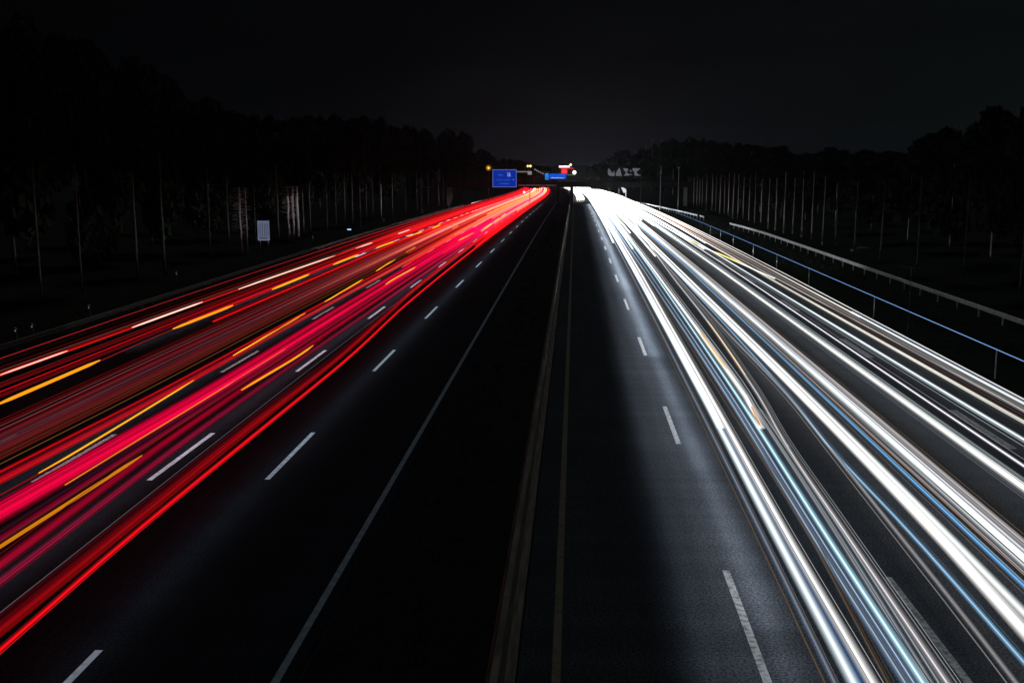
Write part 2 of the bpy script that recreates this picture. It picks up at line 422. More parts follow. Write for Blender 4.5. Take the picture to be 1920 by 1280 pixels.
def trail(side, kind, spec, h, r, c, core, glow, y0=-15, y1=None, flat=1.0, fil=0, spread=0, filc=None, fills=1.0, label=None, seg=None, corer=.35, far=800, light=False, name='light_trail', grp=None, airc=None, airs=1.0):
    pts = ctrl(spec, h)
    y1 = y1 or far
    xm = herm(pts, 45)
    t = thing(name, None, None, (herm(pts, max(y0,15))+xc(max(y0,15)), max(y0, 15), zr(max(y0,15))))
    o = t.location
    def sub(ps): return [(a-o.x, b-o.y, z-o.z) for a, b, z in ps]
    if core:
        mb = MB(); mb.tube(sub(path(pts, h, y0, y1)), r*corer*CK[side][0], 8, flat); mb.build('core', E(c, round(min(core*CK[side][1], 1.9), 2), light), t)
    if (core or glow) and (y1 >= 780):                          # thin glowing shaft added so the far trail brightens along the view
        ps = path(pts, h, max(y0, AY[side]), y1)
        mb = MB(); mb.tube(sub(ps), [r*AW[side]*.9*min(1, max(.04, (q[1]-AY[side]+5)/110)) for q in ps], 8); mb.build('glow_shaft', V(airc or c, round(airs*GV[side]*.08/r, 3)), t)  # airs = strength of the added glow shaft
    if glow:
        gs = glow if isinstance(glow, (list, tuple)) else [(1.0, glow)]
        gs = [(kk, round(ge*GK[side], 4)) for kk, ge in gs]
        for kk, ge in gs:
            softtube(sub(path(pts, h, y0, y1)), r*kk*GW[side], .22, G(c, round(ge*GS[side]*r*kk, 4)), t)
    rg = random.Random(int(abs(xm)*1000))
    for k in range(fil):
        dx = rg.uniform(-spread, spread); dz = rg.uniform(-.2, .25); fc = rg.choice(filc or [c])
        a = y0; b = y1
        mb = MB(); mb.tube(sub(path(pts, h, a, b, dx, dz)), rg.uniform(.006, .016), 4); mb.build('filament', E(fc, round(fills*GF[side]*rg.choice([.25,.5,1.0]), 2)), t)
    if seg:
        for sgm in seg:                                         # flashes and brake lights along the trail: pixel rows of both ends
            (ya, yb_, sc_, ss, sr) = sgm
            A = Yg(ya, h); B = Yg(yb_, h); A, B = min(A,B), max(A,B)
            n = 8; ps = [(herm(pts, A+(B-A)*i/n)+xc(A+(B-A)*i/n), A+(B-A)*i/n, zr(A+(B-A)*i/n)+h+.03) for i in range(n+1)]
            rad = [sr*max(.25, math.sin(math.pi*min(1,(i+.6)/2.0)/2)) * (1 if i < n else .4) for i in range(n+1)]
            mb = MB(); mb.tube(sub(ps), rad, 8); mb.build('flash', E(sc_, ss), t)
    trails.append((side, kind, xm, t, label, grp, y0))
    return t
def Yg(row, h): return at(VX, row, h).y

WH = (1.0, .98, .95); CW = (.80, .93, 1.0); BL = (.22, .52, 1.0); PB = (.48, .68, 1.0); GY = (.85, .80, .86); BR = (1.0, .62, .35); OR = (1.0, .40, .02); LV=(.92,.88,1.0)
HW = .65
mixf = [WH, BL, BR, GY, CW]
# second lane from the median: first car
trail('w','narrow pale blue', [(1565,1280),(1428,1000),(1298,740),(1187,520)], HW, .05, PB, .55, .5, fil=3, spread=.12, filc=[BR,CW,CW], fills=.6)
trail('w','broad bright blue-white', [(1601,1280),(1453,1000),(1316,740),(1195,520)], HW, .085, CW, 7, 2.6, fil=4, spread=.16, filc=[BR,BL,WH], light=True)
trail('w','soft deep blue', [(1618,1280),(1485,1030),(1356,800)], HW, .13, (.02,.14,.42), None, .30, y1=Yg(797,HW), label='soft deep blue light band between two bright white trails, ending where a white one begins')
trail('w','thick white', [(1350,797),(1322,740),(1200,520)], HW, .10, LV, 5, 2.4, y0=Yg(797,HW), label='thick white trail that ends bluntly above the soft deep blue band')
trail('w','soft-edged white', [(1636,1280),(1474,1000),(1330,740),(1206,520)], HW, .085, WH, 3.5, 1.9, light=True, fil=2, spread=.1)
# second car
trail('w','brownish hair-thin', RT((1280,.605),(1000,.632),(740,.636),(520,.64)), HW, .03, (.8,.78,.80), .14, .10, fil=3, spread=.10, filc=[GY,CW,BR], fills=.3)
trail('w','pale blue', [(1698,1280),(1521,1000),(1362,740),(1216,520)], HW, .07, PB, 1.0, .75, fil=3, spread=.1, filc=[PB,CW])
trail('w','pale blue-white', [(1714,1280),(1533,1000),(1370,740),(1223,520)], HW, .05, PB, 1.6, .9)
trail('w','bright icy blue', [(1731,1280),(1547,1000),(1381,740),(1231,520)], HW, .06, (.5,.82,1.0), 5, 2.2, light=True, fil=2, spread=.07)
trail('w','wide white', [(1424,796),(1396,740),(1236,520)], HW, .10, WH, 4, 1.9, y0=Yg(797,HW), fil=3, spread=.1, label='wide white trail ending in an orange flash between two lanes',
      seg=[(620,692,(1.0,.5,.12),1.1,.04),(758,794,(1.0,.5,.25),.9,.045)])
trail('w','whitish double', [(1744,1280),(1569,1000),(1410,755),(1393,725),(1242,520)], HW, .05, WH, 2.2, 1.3, fil=4, spread=.12, filc=[WH,CW,BL,CW], fills=1.0)
trail('w','lilac-grey', [(1776,1280),(1586,1000),(1478,840),(1420,738),(1325,600),(1262,520),(1222,465),(1195,425)], HW, .07, (.9,.85,.88), 1.5, .85, fil=4, spread=.12, filc=[WH,CW,LV,CW], fills=1.0,
      seg=[(600,700,(1.0,.74,.42),1.0,.03)], label='lilac-grey trail crossing lanes with an amber streak on its far bend')
# third car
trail('w','thin grey', [(1905,1280),(1800,1145),(1688,1005),(1560,845),(1471,735),(1360,620),(1268,518)], HW, .045, GY, 1.4, 1.0, fil=4, spread=.12, filc=[WH,GY])
trail('w','light blue', [(1915,1235),(1708,1000),(1562,845),(1480,742),(1370,620),(1275,518)], HW, .05, (.35,.66,1.0), 1.6, 1.6, light=False, fil=1, spread=.05)
trail('w','very broad white', RT((1185,.968),(1000,.985),(740,.99),(520,.975)), HW, .12, WH, 5, 2.6, light=True, fil=2, spread=.1)
trail('w','broad white', RT((1200,1.005),(1000,1.012),(740,1.02),(520,1.015)), HW, .09, (.95,1,1), 3, 1.8, light=True, fil=3, spread=.1)
trail('w','hair-thin brown', RT((1100,1.052),(1000,1.053),(740,1.058),(520,1.07)), HW, .02, BR, .5, .2)
trail('w','clear blue', RT((1100,1.072),(1000,1.074),(740,1.08),(520,1.10)), HW, .06, (.18,.52,1.0), 1.6, 1.3, fil=1, spread=.03, filc=[CW])
# group with the wide pale band
trail('w','thin grey-white', RT((1005,1.108),(740,1.11),(520,1.125)), HW, .04, GY, 1.0, .8, fil=4, spread=.08, filc=[GY,BR])
trail('w','very wide pale', RT((1005,1.145),(740,1.155),(520,1.155)), HW, .15, (.86,.95,1.0), 2.0, 1.5, light=True, fil=3, spread=.14)
trail('w','grey-white', RT((1005,1.172),(740,1.178),(520,1.185)), HW, .07, GY, 1.6, .8, light=True, fil=5, spread=.1, filc=[WH,GY])
trail('w','mauve-edged grey', RT((1005,1.197),(740,1.205),(520,1.215)), HW, .08, (.85,.80,.82), 1.1, .65, fil=5, spread=.09, filc=[WH,GY,BR])
# fourth lane
trail('w','dim grey-blue', RT((915,1.372),(740,1.372),(520,1.37)), HW, .06, (.6,.75,.85), .45, .35, fil=5, spread=.08, filc=[CW,GY], fills=.6)
trail('w','broad brilliant white', RT((915,1.40),(740,1.402),(520,1.405)), HW, .105, WH, 5, 2.4, light=True, fil=2, spread=.07)
trail('w','thin cool white', RT((915,1.418),(740,1.42),(520,1.44)), HW, .04, CW, 1.5, 1.0, fil=2, spread=.05)
trail('w','single clean white', RT((873,1.50),(740,1.503),(520,1.52)), HW, .06, LV, 3.5, 1.8, light=True, fil=1, spread=.05)
trail('w','bluish white', RT((820,1.645),(740,1.64),(520,1.625)), HW, .075, CW, 4, 2.0, light=True, fil=2, spread=.08)
trail('w','creamy white', RT((792,1.758),(740,1.755),(520,1.74)), HW, .08, (1.0,.97,.88), 10, 2.4, light=True, fil=3, spread=.1)
trail('w','hair-thin dark red', RT((785,1.80),(740,1.80),(520,1.79)), HW, .03, (1.0,.30,.18), .35, .12, fil=6, spread=.12, filc=[BR,GY,CW,(1,.35,.2)], fills=.8)
trail('w','slim white', RT((770,1.838),(740,1.84),(520,1.80)), HW, .045, WH, 2.0, 1.2, fil=3, spread=.06)
trail('w','brown-grey', RT((760,1.868),(740,1.868),(520,1.86)), HW, .06, (.9,.62,.5), .6, .4, fil=5, spread=.08, filc=[BR,WH])
trail('w','pale blue-edged', RT((755,1.895),(740,1.895),(600,1.90)), HW, .09, (.80,.93,1.0), 8, 1.6, y1=Yg(581,HW), light=True, fil=2, spread=.07, filc=[(.2,.4,1.0)], label='pale blue-edged trail that starts abruptly beside the outermost white one')
trail('w','outermost white', RT((750,1.93),(740,1.93),(520,1.955)), HW, .05, WH, 12, 1.6, light=True, label='outermost white headlight trail, nearest the blue lit rail')
trail('w','warm white', RT((580,1.895),(560,1.895),(520,1.90)), HW, .07, (1,.93,.85), 3, 1.8, y0=Yg(590,HW), label='warm white trail just inside the outermost one, seen only in the distance')
# more traffic that shows only far down the road
trail('w','far white', RT((480,1.66),(455,1.55),(430,1.50)), HW, .08, WH, 4, 2, y0=Yg(520,HW), seg=[(448,462,(1.0,.75,.25),1.6,.07),(472,492,(1.0,.72,.2),1.5,.07)], label='far white trail with two short yellow flashes changing lanes')
for i, (a, b) in enumerate(((.50,130),(.70,120),(.82,150),(.90,110),(1.25,190),(1.33,170),(1.56,120),(1.70,130))):
    trail('w','far white', RT((470,a),(430,a+.01)), HW, .10, WH, 4, 1.8, y0=b, light=(i%2==0), label=None)
for i, (x, y0) in enumerate(((.9,345),(1.6,345),(2.3,350),(2.9,350))):
    q = [(0,0)]
    t = thing('light_trail', 'blinding white trail in the otherwise empty lane under the far bridge, %s from the barrier' % ORD[i+1], 'light trail', (x, y0, zr(y0)), 'white headlight trails')
    pts = [(y0, x), (800, x)]
    mb = MB(); mb.tube([(a-x, b-y0, c-zr(y0)) for a, b, c in path(pts, .9, y0, 780)], .22, 8, 2.4); mb.build('core', E(WH, 3.0), t)

# red tail light trails
def LT(*pairs): return RT(*[(y, -r) for y, r in pairs])
RD = (1.0, .004, .010); PK = (1.0, .0, .06); MG = (.8, .0, .09); OO = (1.0, .32, .008); YO = (1.0, .42, .01)
HR = .85
rf = [(1,.02,.03),(1,.05,.05),(.6,.0,.05)]
trail('r','sharp scarlet', [(0,1218),(247,1003),(495,800),(656,668),(762,570),(880,474),(962,412)], HR, .075, RD, .95, .9, fil=3, spread=.08, filc=rf)
trail('r','dim crimson', [(0,1176),(466,800),(640,665),(760,556)], HR, .16, RD, None, [(1,.11),(.6,.15)], fil=4, spread=.15, filc=rf, fills=.3)
trail('r','dull crimson', [(0,1190),(478,800),(650,660),(765,556)], HR, .06, RD, .16, .15, fil=3, spread=.06, filc=rf, fills=.4)
trail('r','hair-thin grey', LT((1148,1.29),(808,1.305),(600,1.31),(540,1.30)), HR, .008, (.45,.55,.65), .22, None, corer=1, y1=120)
trail('r','soft magenta', LT((1099,1.385),(800,1.425),(600,1.42),(480,1.40)), HR, .12, MG, None, [(1,.18),(.6,.20)], fil=3, spread=.1, filc=rf, fills=.3)
trail('r','faint magenta', LT((1065,1.445),(800,1.49),(600,1.49),(480,1.47)), HR, .16, PK, None, [(1,.14),(.6,.14)], fil=3, spread=.14, filc=rf, fills=.3)
trail('r','blinking orange', LT((1027,1.508),(868,1.495),(740,1.489),(653,1.457),(535,1.60),(500,1.58),(452,1.564),(438,1.52),(428,1.457),(400,1.45)), HR, .05, RD, .15, .12, y1=420, far=420,
      seg=[(1090,868,OO,.62,.045),(740,653,OO,1.15,.045),(536,503,YO,1.1,.05),(452,438,YO,1.4,.07),(429,420,YO,1.4,.09),(416,410,YO,1.4,.11),(407,402,YO,1.4,.13)])
trail('r','plum', LT((1000,1.545),(729,1.54),(520,1.53)), HR, .13, MG, None, [(1,.16),(.6,.2)], fil=5, spread=.15, filc=[(.5,.02,.1),(.9,.1,.1),(.3,.1,.2)], fills=.35)
trail('r','fading orange', LT((929,1.603),(860,1.60),(729,1.59),(600,1.58)), HR, .04, OO, .75, .5, y0=Yg(925,HR), y1=Yg(660,HR), corer=.5, label='thin orange streak fading out inside the widest red band')
trail('r','brilliant wide red', LT((970,1.655),(729,1.60),(600,1.59),(480,1.57)), HR, .27, PK, None, [(1,.24),(.7,.28),(.4,.3)], fil=6, spread=.25, filc=rf, fills=.8)
trail('r','wide red', LT((950,1.70),(729,1.655),(600,1.66),(480,1.66)), HR, .20, PK, .6, [(1,.20),(.6,.3)], fil=5, spread=.2, filc=rf, fills=.6)
trail('r','yellow-streaked', LT((925,1.75),(860,1.743),(722,1.775),(674,1.80),(592,1.83),(527,1.87),(487,1.93),(465,1.97),(440,1.97)), HR, .04, RD, .3, .2, y1=300, far=300,
      seg=[(905,722,YO,1.15,.03),(674,592,YO,1.25,.04),(570,527,YO,1.25,.045),(511,487,YO,1.25,.05),(476,465,YO,1.3,.06),(430,424,YO,1.3,.08)])
trail('r','smooth red', LT((890,1.83),(729,1.80),(600,1.79),(480,1.77)), HR, .17, RD, None, [(1,.22),(.6,.25)], fil=4, spread=.18, filc=rf, fills=.5, airc=(1,.08,.03), airs=1.6)
trail('r','ruby', LT((870,1.88),(729,1.85),(600,1.85),(480,1.84)), HR, .10, RD, .5, .25, fil=3, spread=.12, filc=rf, fills=.5)
fb = [(.45,.01,.03),(.55,.08,.06),(.75,.03,.06),(.26,.2,.24),(.8,.01,.05)]
trail('r','brown pinstriped', LT((860,1.99),(720,1.975),(600,1.98),(480,1.96)), 1.1, .06, (.5,.10,.04), .18, .08, fil=9, spread=.20, filc=[(.6,.3,.06),(.5,.12,.05),(.5,.03,.03)], fills=.55)
trail('r','grey-red pinstriped', LT((845,2.04),(700,2.03),(600,2.04),(480,2.03)), 1.1, .16, (.9,.01,.05), None, [(1,.10)], fil=12, spread=.26, filc=fb, fills=.6)
trail('r','slate grey', LT((835,2.09),(690,2.09),(600,2.09),(480,2.08)), 1.1, .11, (.32,.30,.38), None, [(1,.07),(.5,.06)], fil=8, spread=.2, filc=fb, fills=.5, airc=(1.0,.20,.13), airs=2.0)
trail('r','dusky red', LT((820,2.13),(680,2.14),(600,2.14),(480,2.14)), 1.1, .17, (.9,.03,.08), None, [(1,.09)], fil=10, spread=.22, filc=fb, fills=.6, airc=(1.0,.10,.06), airs=1.5)
trail('r','carmine edge', LT((806,2.18),(660,2.19),(560,2.19),(480,2.2)), 1.1, .06, RD, .26, .18, fil=6, spread=.12, filc=rf, fills=.5)
trail('r','deep red', LT((790,2.24),(640,2.25),(560,2.26),(480,2.26)), HR, .10, RD, None, .05, fil=4, spread=.15, filc=rf, fills=.2)
trail('r','amber-flashing', LT((757,2.42),(686,2.44),(624,2.467),(580,2.455),(518,2.454),(480,2.446),(445,2.38),(429,2.30),(400,2.28)), HR, .045, (1,.04,.02), .35, .2,
      seg=[(775,686,OO,1.2,.07),(624,578,OO,1.25,.07),(547,518,YO,1.25,.07),(499,480,YO,1.25,.075),(467,454,YO,1.3,.08),(445,436,YO,1.35,.09),(429,423,YO,1.4,.10)])
trail('r','pure red', LT((735,2.55),(567,2.58),(480,2.58)), HR, .055, RD, .75, .5, fil=3, spread=.1, filc=rf)
trail('r','thin cherry', LT((720,2.63),(567,2.64),(480,2.66)), HR, .03, RD, .35, .2, fil=4, spread=.1, filc=rf, fills=.5)
trail('r','white-hot streaked', LT((704,2.75),(625,2.742),(572,2.74),(520,2.72),(480,2.68),(440,2.62)), HR, .065, (1,.015,.01), .9, .8, fil=4, spread=.1, filc=[(1,.3,.2),RD],
      seg=[(716,668,(1,.55,.40),1.25,.035),(622,572,(1,.72,.55),1.3,.045),(547,482,(1,.70,.5),1.3,.05),(468,457,(1,.6,.45),1.3,.06),(440,432,(1,.6,.45),1.3,.06)])
trail('r','faint dark red', LT((690,2.86),(560,2.87),(480,2.88)), HR, .05, RD, .10, .08, fil=4, spread=.12, filc=rf, fills=.22)
trail('r','fine rose', LT((672,2.994),(560,3.02),(480,3.02)), HR, .022, (1,.03,.06), .6, .3, corer=.7, label='fine rose-pink trail, outermost of all the red ones')
for i, (a, b) in enumerate(((1.24,120),(1.33,150),(1.52,110),(1.72,95),(1.93,110),(2.34,60),(2.50,60),(2.70,110),(2.20,130))):
    trail('r','far red', LT((470,a),(430,a)), HR, .12, RD, .8, [(1,.35)], y0=b, fil=2, spread=.2, filc=rf)
for i, (a, b, cc) in enumerate(((1.45,150,(1,.28,.08)),(1.66,160,(1,.3,.10)),(1.75,140,(1,.16,.12)),(1.88,210,(1,.4,.08)),(2.15,200,(1,.22,.16)),(2.3,220,(1,.15,.2)),(1.4,170,(1,.10,.02)),(1.6,190,(1,.16,.03)),(1.8,180,(1,.12,.03)),(2.05,200,(1,.2,.05)),(1.35,230,(1,.3,.03)),(1.95,240,(1,.3,.03)))):
    trail('r','far orange-red', LT((440,a),(420,a)), HR, .09, cc, .9, .3, y0=b)

grpn = {'w': 'white headlight trails on the right carriageway', 'r': 'red tail light trails on the left carriageway'}
for sd in 'wr':
    ts = sorted([t for t in trails if t[0] == sd], key=lambda t: abs(t[2]))
    for i, (s_, kd, xm, t, lb, gp, y0) in enumerate(ts):
        what = 'headlight' if sd == 'w' else 'tail light'
        tag(t, lb or '%s %s trail, %s counted outward from the median' % (kd, what, ordn(i+1)), 'light trail', grpn[sd])

# ---------------------------------------------------------------- trees
def crown_mesh(seed, n=5200, w=1.0, h=1.0):
    rg = random.Random(seed); mb = MB(); blobs = []
    for k in range(15):
        a = rg.uniform(0, 6.28); z = rg.uniform(-.8, .8); rr = (1-abs(z)**2.2)*rg.uniform(.25,.65)
        blobs.append((math.cos(a)*rr, math.sin(a)*rr, z, rg.uniform(.22,.40)))
    for k in range(n):
        bx, by, bz, br = rg.choice(blobs)
        v = Vector((rg.gauss(0,1), rg.gauss(0,1), rg.gauss(0,1))).normalized() * br * (rg.uniform(.2,1.0)**.4)
        c = Vector((bx, by, bz)) + v
        s = rg.uniform(.045,.095); a = Vector((rg.gauss(0,1), rg.gauss(0,1), rg.gauss(0,1))).normalized(); b = a.orthogonal().normalized(); a = a.cross(b)
        mb.add([c-a*s, c+b*s*.7, c+a*s*1.1, c-b*s*.6], [(0,1,2,3)])
    me = bpy.data.meshes.new('crown'); me.from_pydata([Vector((v[0]*w, v[1]*w, v[2]*h)) for v in mb.v], [], mb.f); me.materials.append(M_leaf)
    return me
CR = [crown_mesh(s) for s in (1, 2, 3, 4)]
def trunk_mesh(seed):
    rg = random.Random(seed); mb = MB(); pts = []; x = y = 0
    for k in range(9):
        pts.append((x, y, k/8.0)); x += rg.gauss(0, .0016); y += rg.gauss(0, .0016)
    mb.tube(pts, [.0115-.0009*k for k in range(9)], 8)
    for k in range(9):
        z = rg.uniform(.93,.99); a = rg.uniform(0, 6.28); i = int(z*8); p = pts[i]
        l = rg.uniform(.03,.06)
        mb.tube([(p[0],p[1],z), (p[0]+math.cos(a)*l*.5, p[1]+math.sin(a)*l*.5, z+.03), (p[0]+math.cos(a)*l, p[1]+math.sin(a)*l, z+.08)], [.004,.003,.0015], 5)
    me = bpy.data.meshes.new('trunk'); me.from_pydata(mb.v, [], mb.f); me.materials.append(M_bark)
    for p in me.polygons: p.use_smooth = True
    return me
TR = [trunk_mesh(s) for s in (5, 6, 7)]
M_barkd = pbr('pine_bark_unlit', (.17,.17,.16), (.08,.08,.075), .9, 6, .1, stretch=(3,3,.6), bump=.5)  # same bark, lack of headlight put into a darker colour
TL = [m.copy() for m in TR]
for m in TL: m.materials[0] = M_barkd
ntree = [0]
tree_list = []
def tree(x, y, top, cw, cbase, tr, side, dark=False, trunk_w=1.0, crown=None):
    z0 = gz(x, y); H = top - z0
    t = thing('tree', None, 'tree', (x, y, z0)); n = ntree[0]; ntree[0] += 1
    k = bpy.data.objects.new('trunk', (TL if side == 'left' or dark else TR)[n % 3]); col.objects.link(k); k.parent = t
    s = H*.88; k.scale = (tr*9, tr*9, s) if tr else (s*.6, s*.6, s)
    c = bpy.data.objects.new('crown', CR[n % 4]); col.objects.link(c); c.parent = t
    ch = (H - cbase)/2/1.12; c.location = (0, 0, cbase + ch*1.05); c.scale = (cw, cw, ch)
    c.rotation_euler = (0, 0, random.uniform(0, 6.28)); tree_list.append((side, x, y, t)); return t
def prof_at(tab, px):
    if px <= tab[0][0]: return tab[0][1]
    for (a, b), (c, d_) in zip(tab, tab[1:]):
        if px <= c: return b + (d_-b)*(px-a)/(c-a)
    return tab[-1][1]
LP = [(-400,-200),(0,-70),(100,-10),(165,15),(235,45),(300,95),(350,122),(368,175),(410,160),(440,160),(470,180),(560,184),(660,202),(700,199),(760,212),(800,228),(860,234),(884,242),(892,275),(920,280),(950,292),(1040,306)]
RP = [(1125,300),(1140,292),(1165,276),(1200,276),(1222,252),(1300,246),(1350,247),(1380,256),(1440,262),(1490,266),(1520,270),(1570,262),(1600,272),(1640,266),(1700,264),(1740,245),(1775,212),(1830,186),(1875,168),(1920,172),(2100,120),(2400,60)]
def xz(px, x): 
    v = M3 @ Vector(((px - W0/2), (H0/2-320), -F)); return x*v.y/v.x
def topz(px, Y, tab): return atY(px, prof_at(tab, px), Y).z
# front rows: tall straight trunks with the headlight reach put into light and dark bark
for px in (62,140,247,300,388,424,475,518,566,579,611,628,645,659,674,686,698,712,735,760,781,790,802,822,831,848,864):
    x = -36.0 + random.uniform(-1.6, 1.2); Y = xz(px, x)
    tree(x, Y, max(topz(px, Y, LP)-random.uniform(1,4), 12), random.uniform(2.6,3.6), 8.5+random.uniform(0,1.5), random.uniform(.5,1.5), 'left')
for px in (1291,1296,1302,1308,1313,1318,1326,1337,1344,1352,1360,1368,1377,1386,1396,1407,1418,1430,1444,1458,1474,1491,1508,1527,1548,1573,1610,1660,1730,1820,1930):
    x = 31.6 + random.uniform(-.9, 1.3); Y = xz(px, x)
    tree(x, Y, max(min(topz(px, Y, RP)-random.uniform(.5,2.5), 16), 11), random.uniform(2.2,3.0), 7.6+random.uniform(0,1.2), random.uniform(.6,1.35), 'right', px > 1560)
# the wood behind them: bushy crowns reaching low, tops on the photograph's skyline
def back(tab, side, xs_, step0, x0, pr):
    for row, (xx, lower, dense) in enumerate(xs_):
        px = x0
        while (px < 1052 if side < 0 else px < 2150):
            x = side*xx + random.uniform(-1.5,1.5); Y = abs(xz(px, x))
            if Y > 620 or Y < 20:
                px += 8 if side < 0 else 12; continue
            z = topz(px, Y, tab) - lower*random.uniform(.2,1.0)
            w = random.uniform(4.2,5.8)
            if z > 7: tree(x, Y, z, w, random.uniform(.8,2.5), 0, 'left' if side < 0 else 'right')
            px += max(w*dense*F/Y, 9)
back(LP, -1, ((45, 1.0, 1.1), (54, 3.0, 1.5)), 0, -120, None)
back(RP, 1, ((40, .8, 1.1), (50, 2.5, 1.5)), 0, 1150, None)
# far trees closing the view behind the bridge
for px, py in ((900,276),(925,281),(950,290),(975,296),(1000,304),(1020,308),(1120,300),(1145,290),(1165,277),(1190,277),(1212,268)):
    p = atY(px, py, 640+random.uniform(-30,60))
    tree(p.x, p.y, p.z, 9, 1, 0, 'far')
def scr(p): return (M3.transposed() @ (Vector(p) - CP))
for sd in ('left', 'right', 'far'):
    for slim in (True, False):
        tl = [t for t in tree_list if t[0] == sd and (abs(t[1]) < 38 and sd != 'far') == slim]
        tl.sort(key=lambda t: scr((t[1], t[2], 9)).x / -scr((t[1], t[2], 9)).z)
        for i, (s_, x, y, t) in enumerate(tl):
            o_ = ordn(i+1)
            if sd == 'far': lb, g_ = 'small black distant tree behind the bridge, %s from the left' % o_, 'small black trees behind the bridge'
            elif slim: lb, g_ = 'bare-trunked tree at the front of the %s wood, %s from the left' % (sd, o_), 'bare-stemmed trees at the front of the %s wood' % sd
            else: lb, g_ = 'black bushy tree behind the %s wood edge, %s from the left' % (sd, o_), 'black bushy trees of the %s wood' % sd
            tag(t, lb, None, g_)
# clumps of trunks beside the white panel, headlight brightness put into their bark
def lit_stems(label, px0, stems, ytop, ybot, Y):
    base = atY(px0, ybot, Y)
    t = thing('tree', label, 'tree', (base.x, Y, gz(base.x, Y)))
    zt = atY(px0, ytop, Y).z - t.location.z
    for k, (px, w) in enumerate(stems):
        x = atY(px, 400, Y).x - base.x; mb = MB()
        mb.tube([(x+random.uniform(-.05,.05), random.uniform(-.05,.05)+k*.1, zt*i/6) for i in range(7)], [w*(1-.05*i) for i in range(7)], 8)
        mb.build('trunk', M_barkw, t)
    mb = MB(); rg = random.Random(px0)
    xs_ = [atY(p, 400, Y).x - base.x for p, w in stems]
    for k in range(240):
        x = rg.uniform(min(xs_)-.7, max(xs_)+.1); z = zt*(1-rg.random()**1.3*.72); l = rg.uniform(.15,.6)
        mb.tube([(x, rg.uniform(-.2,.3), z), (x+l*rg.choice([-1,1]), rg.uniform(-.2,.3), z+rg.uniform(-.03,.06))], rg.uniform(.008,.02), 4)
    mb.build('twigs', M_barkw, t)
    c = bpy.data.objects.new('crown', CR[1]); col.objects.link(c); c.parent = t
    c.location = (0, .5, zt+3.9); c.scale = (4, 3, 4.2)
M_barkw = pbr('pale_bark_lit', (.85,.80,.78), (.40,.36,.36), .8, 8, .2, stretch=(2,2,.8))  # bark lightened to carry the headlight on these stems
lit_stems('cluster of pale lit trunks with short twigs right of the white panel sign', 548, [(541,.16),(549,.19),(557,.19)], 349, 444, 138)
lit_stems('dimmer pair of lit trunks with ragged twigs left of the white panel sign', 450, [(450,.13),(461,.08)], 352, 468, 118)

# ---------------------------------------------------------------- white panel sign in the wood
Y = 121; p = atY(494.5, 451, Y); z0 = gz(p.x, Y); u = Y/F*1.035
t = thing('panel_sign', 'tall pale grey lined notice panel on two posts at the wood edge', 'sign', (p.x, Y, z0))
pt, pb = atY(494, 414, Y).z-z0, atY(494, 451, Y).z-z0
w = 10.8*u
M_panel = pbr('panel_face', (.80,.82,.92), (.66,.68,.80), .5, 3); M_pline = pbr('panel_lines', (.16,.17,.24), None, .6)
M_lpanel = emit('panel_glow', (.25,.29,.46), .42, False)  # panel face given its own even glow
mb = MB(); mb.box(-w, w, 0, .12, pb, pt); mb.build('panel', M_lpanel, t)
mb = MB()
for k in range(6):
    x = -w*.78 + k*w*.31; mb.box(x, x+w*.07, -.02, -.002, pb+(pt-pb)*.26, pt-(pt-pb)*.12)
mb.box(-w*.8, w*.85, -.02, -.002, pb+(pt-pb)*.21, pb+(pt-pb)*.225)
for k in range(7): mb.box(-w*.72+k*w*.2, -w*.72+k*w*.2+w*.13, -.02, -.002, pb+(pt-pb)*.09, pb+(pt-pb)*.15)
mb.build('printed_lines', M_pline, t)
for s in (-1, 1):
    mb = MB(); mb.tube([(s*w*.7, .2, -.3), (s*w*.7, .2, pt-.1)], .06, 8); mb.build('post', M_steel, t)

# ---------------------------------------------------------------- delineator posts
def delineator(px, py, label, hh=1.0):
    q = at(px, py); z0 = gz(q.x, q.y) if q.x < -28.2 else q.z
    t = thing('delineator_post', label, 'post', (q.x, q.y, z0), 'delineator posts along the verges')
    mb = MB(); mb.prism([(-.06,-.1),(.06,-.1),(.06,hh-.06),(-.06,hh)], -.05, .05); mb.build('post', M_white, t)
    mb = MB(); mb.prism([(-.064,hh*.68),(.064,hh*.68),(.064,hh*.86),(-.064,hh*.90)], -.054, .054); mb.build('band', M_black, t)
    mb = MB(); mb.box(-.035,.035,-.062,-.055,hh*.70,hh*.84); mb.build('reflector', E((.85,.9,1.0), .12), t)  # glint put in as the reflector's own glow
delineator(332, 529, 'white delineator post on the left verge, before the guard rail')
delineator(587, 456, 'white delineator post standing below the lit trunks')
delineator(720, 420, 'white delineator post at the foot of a thin mast')
delineator(792, 402, 'far white delineator post left of the pale guard rail')
delineator(842, 390, 'farthest white delineator post beside the red trails')
delineator(168, 592, 'nearer of the dim delineator posts, right of two close ones', .8)
delineator(62, 630, 'right one of two close dim delineator posts at the left edge', .8)
delineator(31, 638, 'left one of two close dim delineator posts at the left edge', .8)
for i_, px in enumerate((455,466,474,482,488,494)):
    q = at(px, 497-(px-455)*.13)
    t = thing('marker_stub', 'short grey stub on the left verge, %s from the left in its little row' % ORD[i_+1], 'post', (q.x, q.y, q.z), 'row of short grey stubs')
    mb = MB(); mb.tube([(0,0,-.1),(0,0,.5)], .035, 8); mb.build('stake', M_steel, t)
    mb = MB(); mb.tube([(0,0,.5),(0,0,.56)], [.05,.03], 8); mb.build('cap', M_steel, t)
q = at(722, 418); t = thing('mast', 'thin grey mast rising from the left verge beside the trees', 'mast', (q.x-.6, q.y, q.z))
mb = MB(); mb.tube([(0,0,-.3),(0,0,6.8)], [.07,.04], 8); mb.build('pole', M_steel, t)
